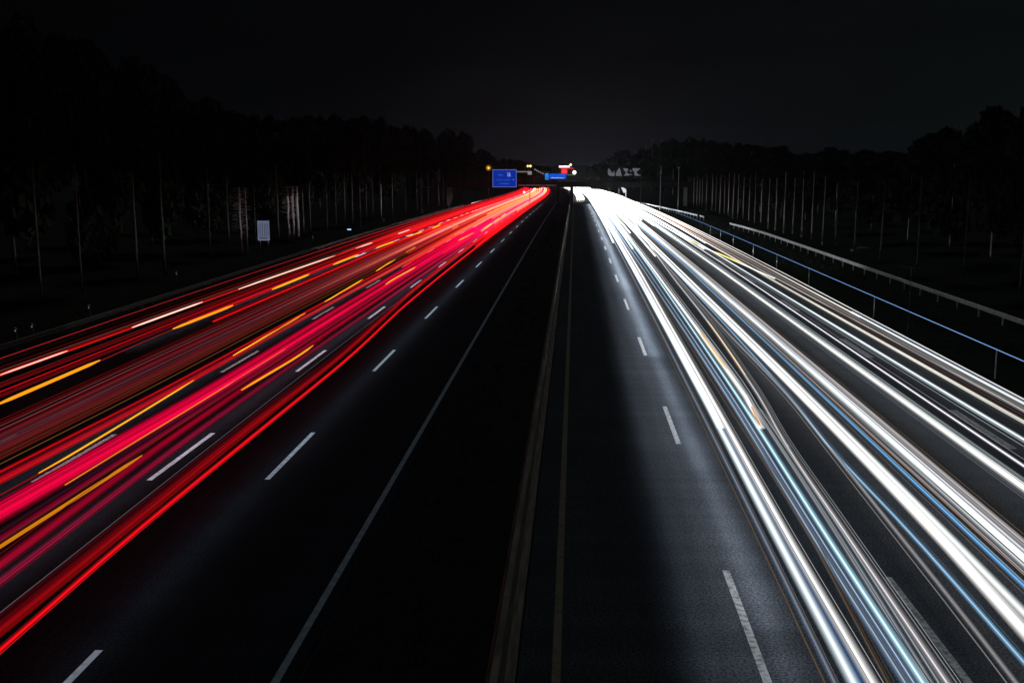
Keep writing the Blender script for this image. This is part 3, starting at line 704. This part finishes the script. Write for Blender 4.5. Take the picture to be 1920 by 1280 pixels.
mb = MB(); mb.box(-.14,.14,-.14,.14,-.05,.12); mb.build('base_plate', M_steeld, t)
q = at(655, 433); t = thing('marker_box', 'small bluish white lit box low on the left verge', 'box', (q.x, q.y, q.z))
mb = MB(); mb.box(-.32,.32,-.08,.08,.05,.34); mb.build('housing', M_white, t)
mb = MB(); mb.box(-.29,.29,-.10,-.082,.12,.31); mb.build('lens', E((.35,.6,1.0), 1.4), t)
mb = MB(); mb.box(-.04,.04,-.04,.04,-.2,.05); mb.build('foot', M_steeld, t)

# T-shaped pale bar and pale stone right of the road
q = atY(1704, 508, 62); t = thing('bracket_post', 'dim T-shaped post on the right slope above the guard rail', 'post', (q.x, q.y, gz(q.x, q.y)))
hz = atY(1690, 499, 62).z - t.location.z
mb = MB(); mb.tube([(-.5,0,hz),(.5,-.9,hz-.05)], .012, 6); mb.build('crossbar', M_steeld, t)
mb = MB(); mb.tube([(0,-.45,-.2),(0,-.45,hz)], .015, 6); mb.build('post', M_steeld, t)
q = at(1612, 473); mb = MB(); rg = random.Random(4)
me = bpy.data.meshes.new('boulder')
import bmesh
bm = bmesh.new(); bmesh.ops.create_icosphere(bm, subdivisions=3, radius=1)
for v in bm.verts: v.co *= 1 + .25*math.sin(v.co.x*4+1)*math.cos(v.co.y*3+v.co.z*5); v.co.x *= 1.1; v.co.y *= .5; v.co.z *= .32
bm.to_mesh(me); bm.free(); me.materials.append(M_conc)
o = bpy.data.objects.new('boulder', me); col.objects.link(o); o.location = (q.x, q.y, gz(q.x,q.y)+.2); tag(o, 'pale low boulder on the dark slope beyond the right guard rail', 'rock')

# ---------------------------------------------------------------- road bridge across the motorway
YB = 292.0
def bz(py): return atY(1078, py, YB).z
def bx(px): return atY(px, 345, YB).x
zb, zt = bz(351.5), bz(342.5)
t = thing('road_bridge', 'dark concrete road bridge crossing over both carriageways in the distance', 'bridge', (0, YB, zr(YB)))
o = t.location
mb = MB(); mb.box(-38, 48, 0, 12, zb-o.z, zt-o.z); mb.build('deck', M_deck, t)
mb = MB(); mb.box(-38, 48, -.25, -.003, zb+.5-o.z, zt+.25-o.z); mb.build('fascia', M_deck, t)
for x0, x1 in ((bx(1044.5), bx(1049.5)), (bx(1069), bx(1075))):
    mb = MB(); mb.box(x0, x1, .4, 11, -.5, zb-o.z-.003); mb.build('pier', M_deck, t)
for x0, x1 in ((-42, -34.5), (30, 52)):
    mb = MB(); mb.box(x0, x1, .3, 11.5, -.5, zb-o.z-.003); mb.build('abutment', M_deck, t)
zrail = zt + .25 - o.z
mb = MB(); mb.tube([(-38,-.1,zrail+1.1),(48,-.1,zrail+1.1)], .05, 6); mb.tube([(-38,-.1,zrail+.55),(48,-.1,zrail+.55)], .03, 6)
rr = mb.build('railing', M_steeld, t)
for k in range(44):
    mb = MB(); x = -37.5 + k*2.0; mb.box(x-.03, x+.03, -.13, -.07, zrail-.003, zrail+1.06); mb.build('railing_post', M_steeld, rr)
mb = MB()
rg = random.Random(9)
for k in range(26):                                             # row of small pale lights along the bridge edge
    x = bx(973) + k*(bx(1042)-bx(973))/25; mb.box(x-.10, x+rg.uniform(.05,.3), -.31, -.253, bz(348.3)-o.z, bz(346.9)-o.z)
mb.build('edge_lights', E((.55,.28,.32), .28), t)

# big blue direction sign on the bridge; headlight return put in as glow
M_blue = emit('sign_blue_glow', (.004,.022,.30), 1.0, False); M_txt = emit('sign_text_glow', (.02,.10,.42), 1.0, False); M_txt2 = emit('sign_emblem_glow', (.16,.22,.62), 1.0, False)
M_frame = emit('sign_frame_glow', (.12,.15,.40), 1.0, False)
def textobj(s, size, x, z, y, mat, parent, sx=1.0, shear=0, name='lettering'):
    cu = bpy.data.curves.new('lettering', 'FONT'); cu.body = s; cu.size = size; cu.align_x = 'CENTER'; cu.align_y = 'CENTER'; cu.extrude = .01; cu.shear = shear
    o_ = bpy.data.objects.new('tmp', cu); col.objects.link(o_)
    dg = bpy.context.evaluated_depsgraph_get(); me = bpy.data.meshes.new_from_object(o_.evaluated_get(dg))
    bpy.data.objects.remove(o_); me.materials.clear(); me.materials.append(mat)
    m = bpy.data.objects.new(name, me); col.objects.link(m); m.parent = parent; m.location = (x, y, z); m.rotation_euler = (R(90), 0, 0); m.scale = (sx, 1, 1); return m
YS1 = 284.0
c0 = atY(946, 351, YS1); wz = atY(946, 318, YS1).z - c0.z; wx = (atY(968.5, 335, YS1).x - atY(923.5, 335, YS1).x)/2
t = thing('direction_sign', 'big blue motorway direction sign left of the bridge railing', 'sign', (c0.x, YS1, zr(YS1)))
zz = c0.z - zr(YS1)
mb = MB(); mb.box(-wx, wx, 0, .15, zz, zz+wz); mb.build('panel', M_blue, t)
mb = MB(); b_ = .14
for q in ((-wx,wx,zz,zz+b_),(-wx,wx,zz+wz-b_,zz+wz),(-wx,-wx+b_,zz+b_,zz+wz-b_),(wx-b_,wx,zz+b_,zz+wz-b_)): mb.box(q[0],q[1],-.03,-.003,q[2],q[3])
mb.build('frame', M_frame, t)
for q in ((-.74,.55,.60,.71),(.60,.52,.70,.60)): pass
rg = random.Random(3); mb = MB()
def blur_text(x0, x1, z0, z1, n):
    w_ = (x1-x0)/n
    for k in range(n):
        a = x0+k*w_; h_ = (z1-z0)*rg.uniform(.6,1); mb.box(a, a+w_*.72, -.03, -.003, z0, z0+h_)
blur_text(-wx*.74, wx*.50, zz+wz*.38, zz+wz*.45, 13); blur_text(-wx*.42, wx*.42, zz+wz*.17, zz+wz*.25, 9); blur_text(-wx*.50, -wx*.10, zz+wz*.64, zz+wz*.76, 3)
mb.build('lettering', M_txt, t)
mb = MB()
mb.prism([(wx*.08,zz+wz*.86),(wx*.20,zz+wz*.82),(wx*.26,zz+wz*.74),(wx*.22,zz+wz*.60),(wx*.34,zz+wz*.60),(wx*.34,zz+wz*.78),(wx*.22,zz+wz*.84)], -.03, -.003)
mb.prism([(wx*.36,zz+wz*.60),(wx*.52,zz+wz*.60),(wx*.46,zz+wz*.84),(wx*.36,zz+wz*.84)], -.032, -.003)
mb.box(wx*.70, wx*.78, -.03, -.003, zz+wz*.39, zz+wz*.46)
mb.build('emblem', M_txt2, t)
for s in (-1, 1):
    mb = MB(); mb.box(s*wx*.6-.1, s*wx*.6+.1, .152, YB-YS1-.26, zz+wz*.30, zz+wz*.38); mb.build('bracket', M_steeld, t)

# pale gantry arm and box by the big sign, paleness put in as glow
t = thing('gantry_arm', 'pale horizontal gantry arm with a pale box right of the big sign', 'gantry', (atY(985,325,300).x, 300, zr(300)))
o = t.location
mb = MB(); zA = atY(985, 322.5, 300).z - o.z; xa, xb_ = atY(969,322,300).x-o.x, atY(997,322,300).x-o.x
mb.box(xa, xb_, -.1, .1, zA-.1, zA+.12)
for k in range(8): mb.box(xa+(xb_-xa)*k/8, xa+(xb_-xa)*k/8+.08, -.12, .12, zA+.12, zA+.35)
mb.build('arm', emit('arm_glow', (.20,.17,.16), 1, False), t)
mb = MB(); mb.box(xb_-1.1, xb_, -.3, .3, zA-.75, zA+.2); mb.build('end_box', emit('box_glow', (.22,.20,.20), 1, False), t)
mb = MB(); mb.tube([(xb_-.5, 0, -.3), (xb_-.5, 0, zA-.75)], .12, 8); mb.build('post', M_steeld, t)

# second blue sign beyond, with white lettering; glow put into its materials
Y2 = 420; A, B = atY(1022, 337, Y2), atY(1062, 326, Y2)
t = thing('direction_sign', 'long low blue sign below the red filling station', 'sign', ((A.x+B.x)/2, Y2, zr(Y2)))
o = t.location; w2 = (B.x-A.x)/2
mb = MB(); mb.box(-w2+1.6, w2, 0, .2, A.z-o.z+.3, B.z-o.z); mb.build('panel', emit('sign_azure_glow', (.004,.085,.62), 1, False), t)
mb = MB(); mb.box(-w2, -w2+1.35, 0, .2, A.z-o.z-.1, B.z-o.z+.2); mb.build('small_panel', emit('sign_cyan_glow', (.02,.22,.75), 1, False), t)
mb = MB(); rg = random.Random(8)
for k in range(12):
    a = -w2+2.3+k*.42; mb.box(a, a+.26, -.04, -.003, A.z-o.z+.55, A.z-o.z+.55+rg.uniform(.2,.42))
mb.build('lettering', E((.75,.8,1.0), 1.0), t)
for s in (-.6, .8):
    mb = MB(); mb.box(s*w2-.12, s*w2+.12, .21, .4, -.5, A.z-o.z+.35); mb.build('post', M_steeld, t)

# red-lit filling station far behind
Y3 = 900; c3 = atY(1061, 330, Y3)
def P3(px, py): q = atY(px, py, Y3); return q.x, q.z
t = thing('filling_station', 'red lit filling station with bright roof lights in the far distance', 'building', (c3.x, Y3, zr(Y3)))
o = t.location
def quad3(pts, y0, y1, name, mat, parent=None):
    mb = MB(); mb.prism([(P3(*p)[0]-o.x, P3(*p)[1]-o.z) for p in pts], y0, y1); return mb.build(name, mat, parent or t)
quad3([(1052,326),(1064,326),(1064,315),(1052,315)], 0, 8, 'wall', emit('red_wall_lit', (.72,.012,.015), 1, False))
quad3([(1064.3,326),(1073,326),(1073,318),(1064.3,318)], .5, 8, 'side_wall', M_dark)
quad3([(1049,315),(1076,317),(1076,315.6),(1062,312.5),(1049,312)], -2, 9, 'canopy', emit('red_canopy_lit', (.8,.02,.04), 1, False))
for i, (px, w_) in enumerate(((1049.5,1.3),(1052.5,1.5),(1056,1.6),(1059.2,2.0),(1062.4,1.8),(1066.3,1.5))):
    quad3([(px-w_,314),(px+w_,314),(px+w_*.8,311),(px-w_*.8,311)], -3, -2.1, 'roof_light', E((1.0,.66,.66), 3.2))
for k in range(4): quad3([(1054+k*2.3,324),(1055+k*2.3,324),(1055+k*2.3,317.5),(1054+k*2.3,317.5)], -.3, -.05, 'pillar', E((1.0,.10,.10), 1.2))
quad3([(1064,328.5),(1076,329),(1076,328.2),(1064,327.8)], -1, 0, 'base_light', E((.5,.5,.35), .5))
def lamp(label, px, py, Y, c, s, r, base_py=None, n=1, post=True, name='street_lamp', cat='street lamp', grp=None, arm=0):
    Y = Y or at(px, py, 1.0).y; q = atY(px, py, Y); z0 = zr(Y)
    t = thing(name, label, cat, (q.x, Y, z0), grp)
    h = q.z - z0
    mb = MB()
    vs, fs = [], []
    for i in range(7):
        th = math.pi*i/6
        for j in range(10): vs.append((arm+r*math.sin(th)*math.cos(j*.6283), r*math.sin(th)*math.sin(j*.6283), h+r*1.05*math.cos(th)))
    fs = [(i*10+j, i*10+(j+1)%10, (i+1)*10+(j+1)%10, (i+1)*10+j) for i in range(6) for j in range(10)]
    mb.add(vs, fs); mb.build('lamp_globe', E(c, s), t)
    mb = MB(); mb.tube([(0,.1,-.3),(0,.1,h-r*.3)], [.14,.07], 8)
    mb.build('pole', M_steeld, t)
    mb = MB(); mb.box(min(0,arm)-.3, max(0,arm)+.3, -.15, .3, h+r*.9, h+r*.9+.14); mb.build('hood', M_dark, t)
    return t
t_ = lamp('yellow street lamp left of the big blue sign', 916, 315, 330, (1.0,.50,.07), 3.2, .24)
mb = MB(); 
vs = [(.9*math.sin(math.pi*i/8)*math.cos(j*.5236), .9*math.sin(math.pi*i/8)*math.sin(j*.5236), atY(916,315,330).z-zr(330)+.9*math.cos(math.pi*i/8)) for i in range(9) for j in range(12)]
mb.add(vs, [(i*12+j, (i+1)*12+j, (i+1)*12+(j+1)%12, i*12+(j+1)%12) for i in range(8) for j in range(12)])
mb.build('glow', V((1.0,.42,.03), .22), t_)
lamp('left one of two small yellow lamps above the gantry arm', 989.5, 311.5, 600, (1.0,.72,.25), 2.0, .55)
lamp('right one of two small yellow lamps above the gantry arm', 994.5, 311.5, 600, (1.0,.72,.25), 2.2, .65)
lamp('small yellow lamp above the red filling station', 1070, 309, 800, (1.0,.85,.35), 1.8, .9)
lamp('round white floodlight right of the red filling station', 1077, 323.5, 800, (1.0,1.0,.98), 2.4, 1.35, name='floodlight', cat='lamp')
lamp('faint blue light low in the sky right of the station', 1108, 309.5, 900, (.005,.03,.10), .8, 1.1, name='floodlight', cat='lamp')
for i, px in enumerate((1003, 1006.5, 1010, 1014, 1018)):
    lamp('dim small lamp, %s in the slanting row right of the twin yellow lamps' % ORD[i+1], px, 318+i*1.9, 500, (.32,.28,.24), .8, .33, grp='slanting row of dim lamps')
lamp('left white reflector glint over the far red ramp', 983, 360.5, None, (1.0,.85,.92), 2.0, .5, name='marker_glint', cat='lamp')  # glowing globes in place of light returned by far delineators
lamp('right white reflector glint over the far red ramp', 1001.5, 355, None, (.95,.8,.95), 2.0, .55, name='marker_glint', cat='lamp')

# mirrored pale shapes: the lit lettering on the bridge to the right
Y4 = 285
t = thing('lettered_sign', 'row of pale blurred shapes like mirrored letters above the white glare', 'sign', (atY(1171,330,Y4).x, Y4, zr(Y4)))
o = t.location
M_let = emit('pale_letters_lit', (.105,.105,.125), 1, False)
def poly4(pts, name='letter'):
    mb = MB(); mb.prism([(atY(px,py,Y4).x-o.x, atY(px,py,Y4).z-o.z) for px, py in pts], 0, .12); mb.build(name, M_let, t)
poly4([(1140,316),(1142,316),(1146,322),(1149,325),(1152,319.5),(1152.5,330),(1144,330),(1140,328)])
poly4([(1161,315),(1162.5,316),(1165,326),(1166,330),(1155,330),(1154.5,326),(1158,319)])
poly4([(1169,315.5),(1177,316),(1178,319),(1175,323),(1180,327),(1180,329.5),(1169.5,329.5),(1174,324),(1169,318)])
poly4([(1181,319),(1184,319),(1184,322),(1181,322)]); poly4([(1181,326),(1184,326),(1184,328.6),(1181,328.6)])
poly4([(1186,315.5),(1201,316),(1193,323),(1199,329.5),(1190,329.5),(1189,322),(1186,319)])
poly4([(1199,328),(1201,328),(1201,330),(1199,330)])
mb = MB(); xl = atY(1138,330,Y4).x-o.x; xr_ = atY(1203,330,Y4).x-o.x; z1 = atY(1171,314,Y4).z-o.z; z2 = atY(1171,331.5,Y4).z-o.z
mb.box(xl, xr_, .14, .3, z2, z1); mb.build('panel', M_dark, t)
for px in (1140, 1202):
    x = atY(px,330,Y4).x-o.x; mb = MB(); mb.tube([(x,.45,-.3),(x,.45,z1)], .09, 8); mb.build('post', M_steeld, t)
for i, (px, a, b, YY) in enumerate(((1239,312,345,265),(1273,314,340,255),(1142,350,362,330))):
    q = atY(px, a, YY); t = thing('mast', ('slender grey mast right of the pale letters','slender grey mast farther right, over the trunks','short grey mast behind the white glare')[i], 'mast', (q.x, YY, gz(q.x,YY)))
    mb = MB(); mb.tube([(0,0,-.3),(0,0,q.z-t.location.z)], [.10,.05], 8); mb.build('pole', M_steel, t)
    mb = MB(); mb.box(-.25,.1,-.08,.08,q.z-t.location.z-.1,q.z-t.location.z+.08); mb.build('head', M_steel, t)

# white sign frame on two legs, its brightness put in as glow
Y5 = at(1168, 377).y
def Q5(px, py): q = atY(px, py, Y5); return q
b0 = Q5(1168, 376); t = thing('verge_sign', 'white lit sign frame on two legs at the edge of the glare', 'sign', (b0.x, Y5, zr(Y5)))
o = t.location; M_lw = emit('white_glow', (.75,.74,.85), 1, False); M_lw2 = emit('grey_glow', (.22,.21,.30), 1, False)
mb = MB(); a = Q5(1160.5,353); mb.box(a.x-o.x-.12, a.x-o.x+.12, 0, .12, 0, a.z-o.z); mb.build('leg', M_lw2, t)
mb = MB(); a = Q5(1173.5,357); mb.box(a.x-o.x-.12, a.x-o.x+.12, 0, .12, 0, a.z-o.z); mb.build('leg', M_lw, t)
mb = MB(); mb.prism([(Q5(p,q).x-o.x, Q5(p,q).z-o.z) for p, q in ((1164.5,351),(1166,350.5),(1174,355),(1174,360.5),(1169.5,362),(1166.5,356))], -.1, -.003); mb.build('plate', M_lw, t)

# ---------------------------------------------------------------- unseen lamp strips added for headlight spill on road, rails and trunks
def fill_strip(x, h, segs, spread, c=(.80,.90,1.0), w_=.06, side=0):
    for y0, y1, p in segs:                                      # p = watts per metre of lamp strip
        L = bpy.data.lights.new('headlight_fill', 'AREA'); L.shape = 'RECTANGLE'; L.size = w_; L.size_y = y1-y0; L.energy = p*(y1-y0); L.spread = R(spread); L.color = c
        o_ = bpy.data.objects.new('headlight_fill', L); col.objects.link(o_); ym = (y0+y1)/2
        o_.location = (x+xc(ym), ym, (zr(y0)+zr(y1))/2+h+.02); o_.rotation_euler = (math.atan2(zr(y1)-zr(y0), y1-y0), R(side), 0)
def lane_segs(a, b, c_, d_=None):
    return [(5,22,a),(22,34,(a+b)/2),(34,55,b),(55,85,(b+c_)/2),(85,130,c_),(130,180,c_),(180,240,c_),(240,320,c_)]
fill_strip(4.2, .66, lane_segs(2.8,8,24), 116, w_=.16)
fill_strip(2.7, .62, lane_segs(1.3,1.3,.9), 122)
fill_strip(3.4, .66, lane_segs(1.9,2.8,3.2), 140, w_=.2)
fill_strip(7.0, .62, lane_segs(1.2,1.6,2.6), 160, w_=.16)
fill_strip(9.9, .62, lane_segs(1.0,1.4,2.4), 160, w_=.16)
fill_strip(13.2, .62, lane_segs(.9,1.2,2.0), 160, w_=.16)
fill_strip(15.8, .62, lane_segs(.7,1.0,1.4), 150, w_=.16)
fill_strip(17.0, .62, lane_segs(.4,.5,1.2), 150)
fill_strip(3.3, .85, [(30,45,.15),(45,70,.6),(70,110,2.2),(110,170,4),(170,260,6),(260,330,6)], 16, side=94)
fill_strip(18.4, .60, [(30,60,.10),(60,100,.5),(100,160,3),(160,240,6),(240,300,6)], 44, (.95,.97,1.0), side=-93)
fill_strip(-27.0, .60, [(20,60,.08),(60,120,.25),(120,180,.9),(180,260,1.4),(260,330,2.5)], 44, (.95,.97,1.0), side=93)
fill_strip(-9.6, .66, lane_segs(.6,1.05,1.5), 162, (.62,.84,1.0), w_=.16)  # this strip and those below added to brighten the left dashes
fill_strip(-13.35, .62, lane_segs(1.1,1.7,2.3), 140, (.70,.84,1.0), w_=.16)
fill_strip(-17.2, .62, lane_segs(1.1,1.7,2.3), 140, (.75,.84,1.0), w_=.16)
fill_strip(-23.6, .45, lane_segs(.05,.1,2.0), 150, (.8,.84,1.0))

# two unseen spots added as headlights for the trunks beside the white panel
for (px, py, Y, pw, cone) in ((549, 388, 138, 14000, 3.4), (452, 400, 118, 3500, 3.6)):
    q = atY(px, py, Y); L = bpy.data.lights.new('headlight', 'SPOT'); L.energy = pw; L.spot_size = R(cone); L.spot_blend = .25; L.shadow_soft_size = .05; L.color = (1,.93,.9)
    o_ = bpy.data.objects.new('headlight', L); col.objects.link(o_); src = Vector((-25.0, Y-52, .7)); o_.location = src
    o_.rotation_euler = (q-src).to_track_quat('-Z', 'Y').to_euler()

# ---------------------------------------------------------------- thin night haze, lit by the traffic
hb = MB(); hb.box(-800, 800, -60, 1180, -9.5, 48)
m, nt, out = mat_new('night_haze'); pv = nt.nodes.new('ShaderNodeVolumePrincipled')
pv.inputs['Density'].default_value = .0001; pv.inputs['Color'].default_value = (.75,.84,1,1); pv.inputs['Anisotropy'].default_value = .3
nt.links.new(pv.outputs[0], out.inputs['Volume']); o = hb.build('haze', m); o['kind'] = 'stuff'
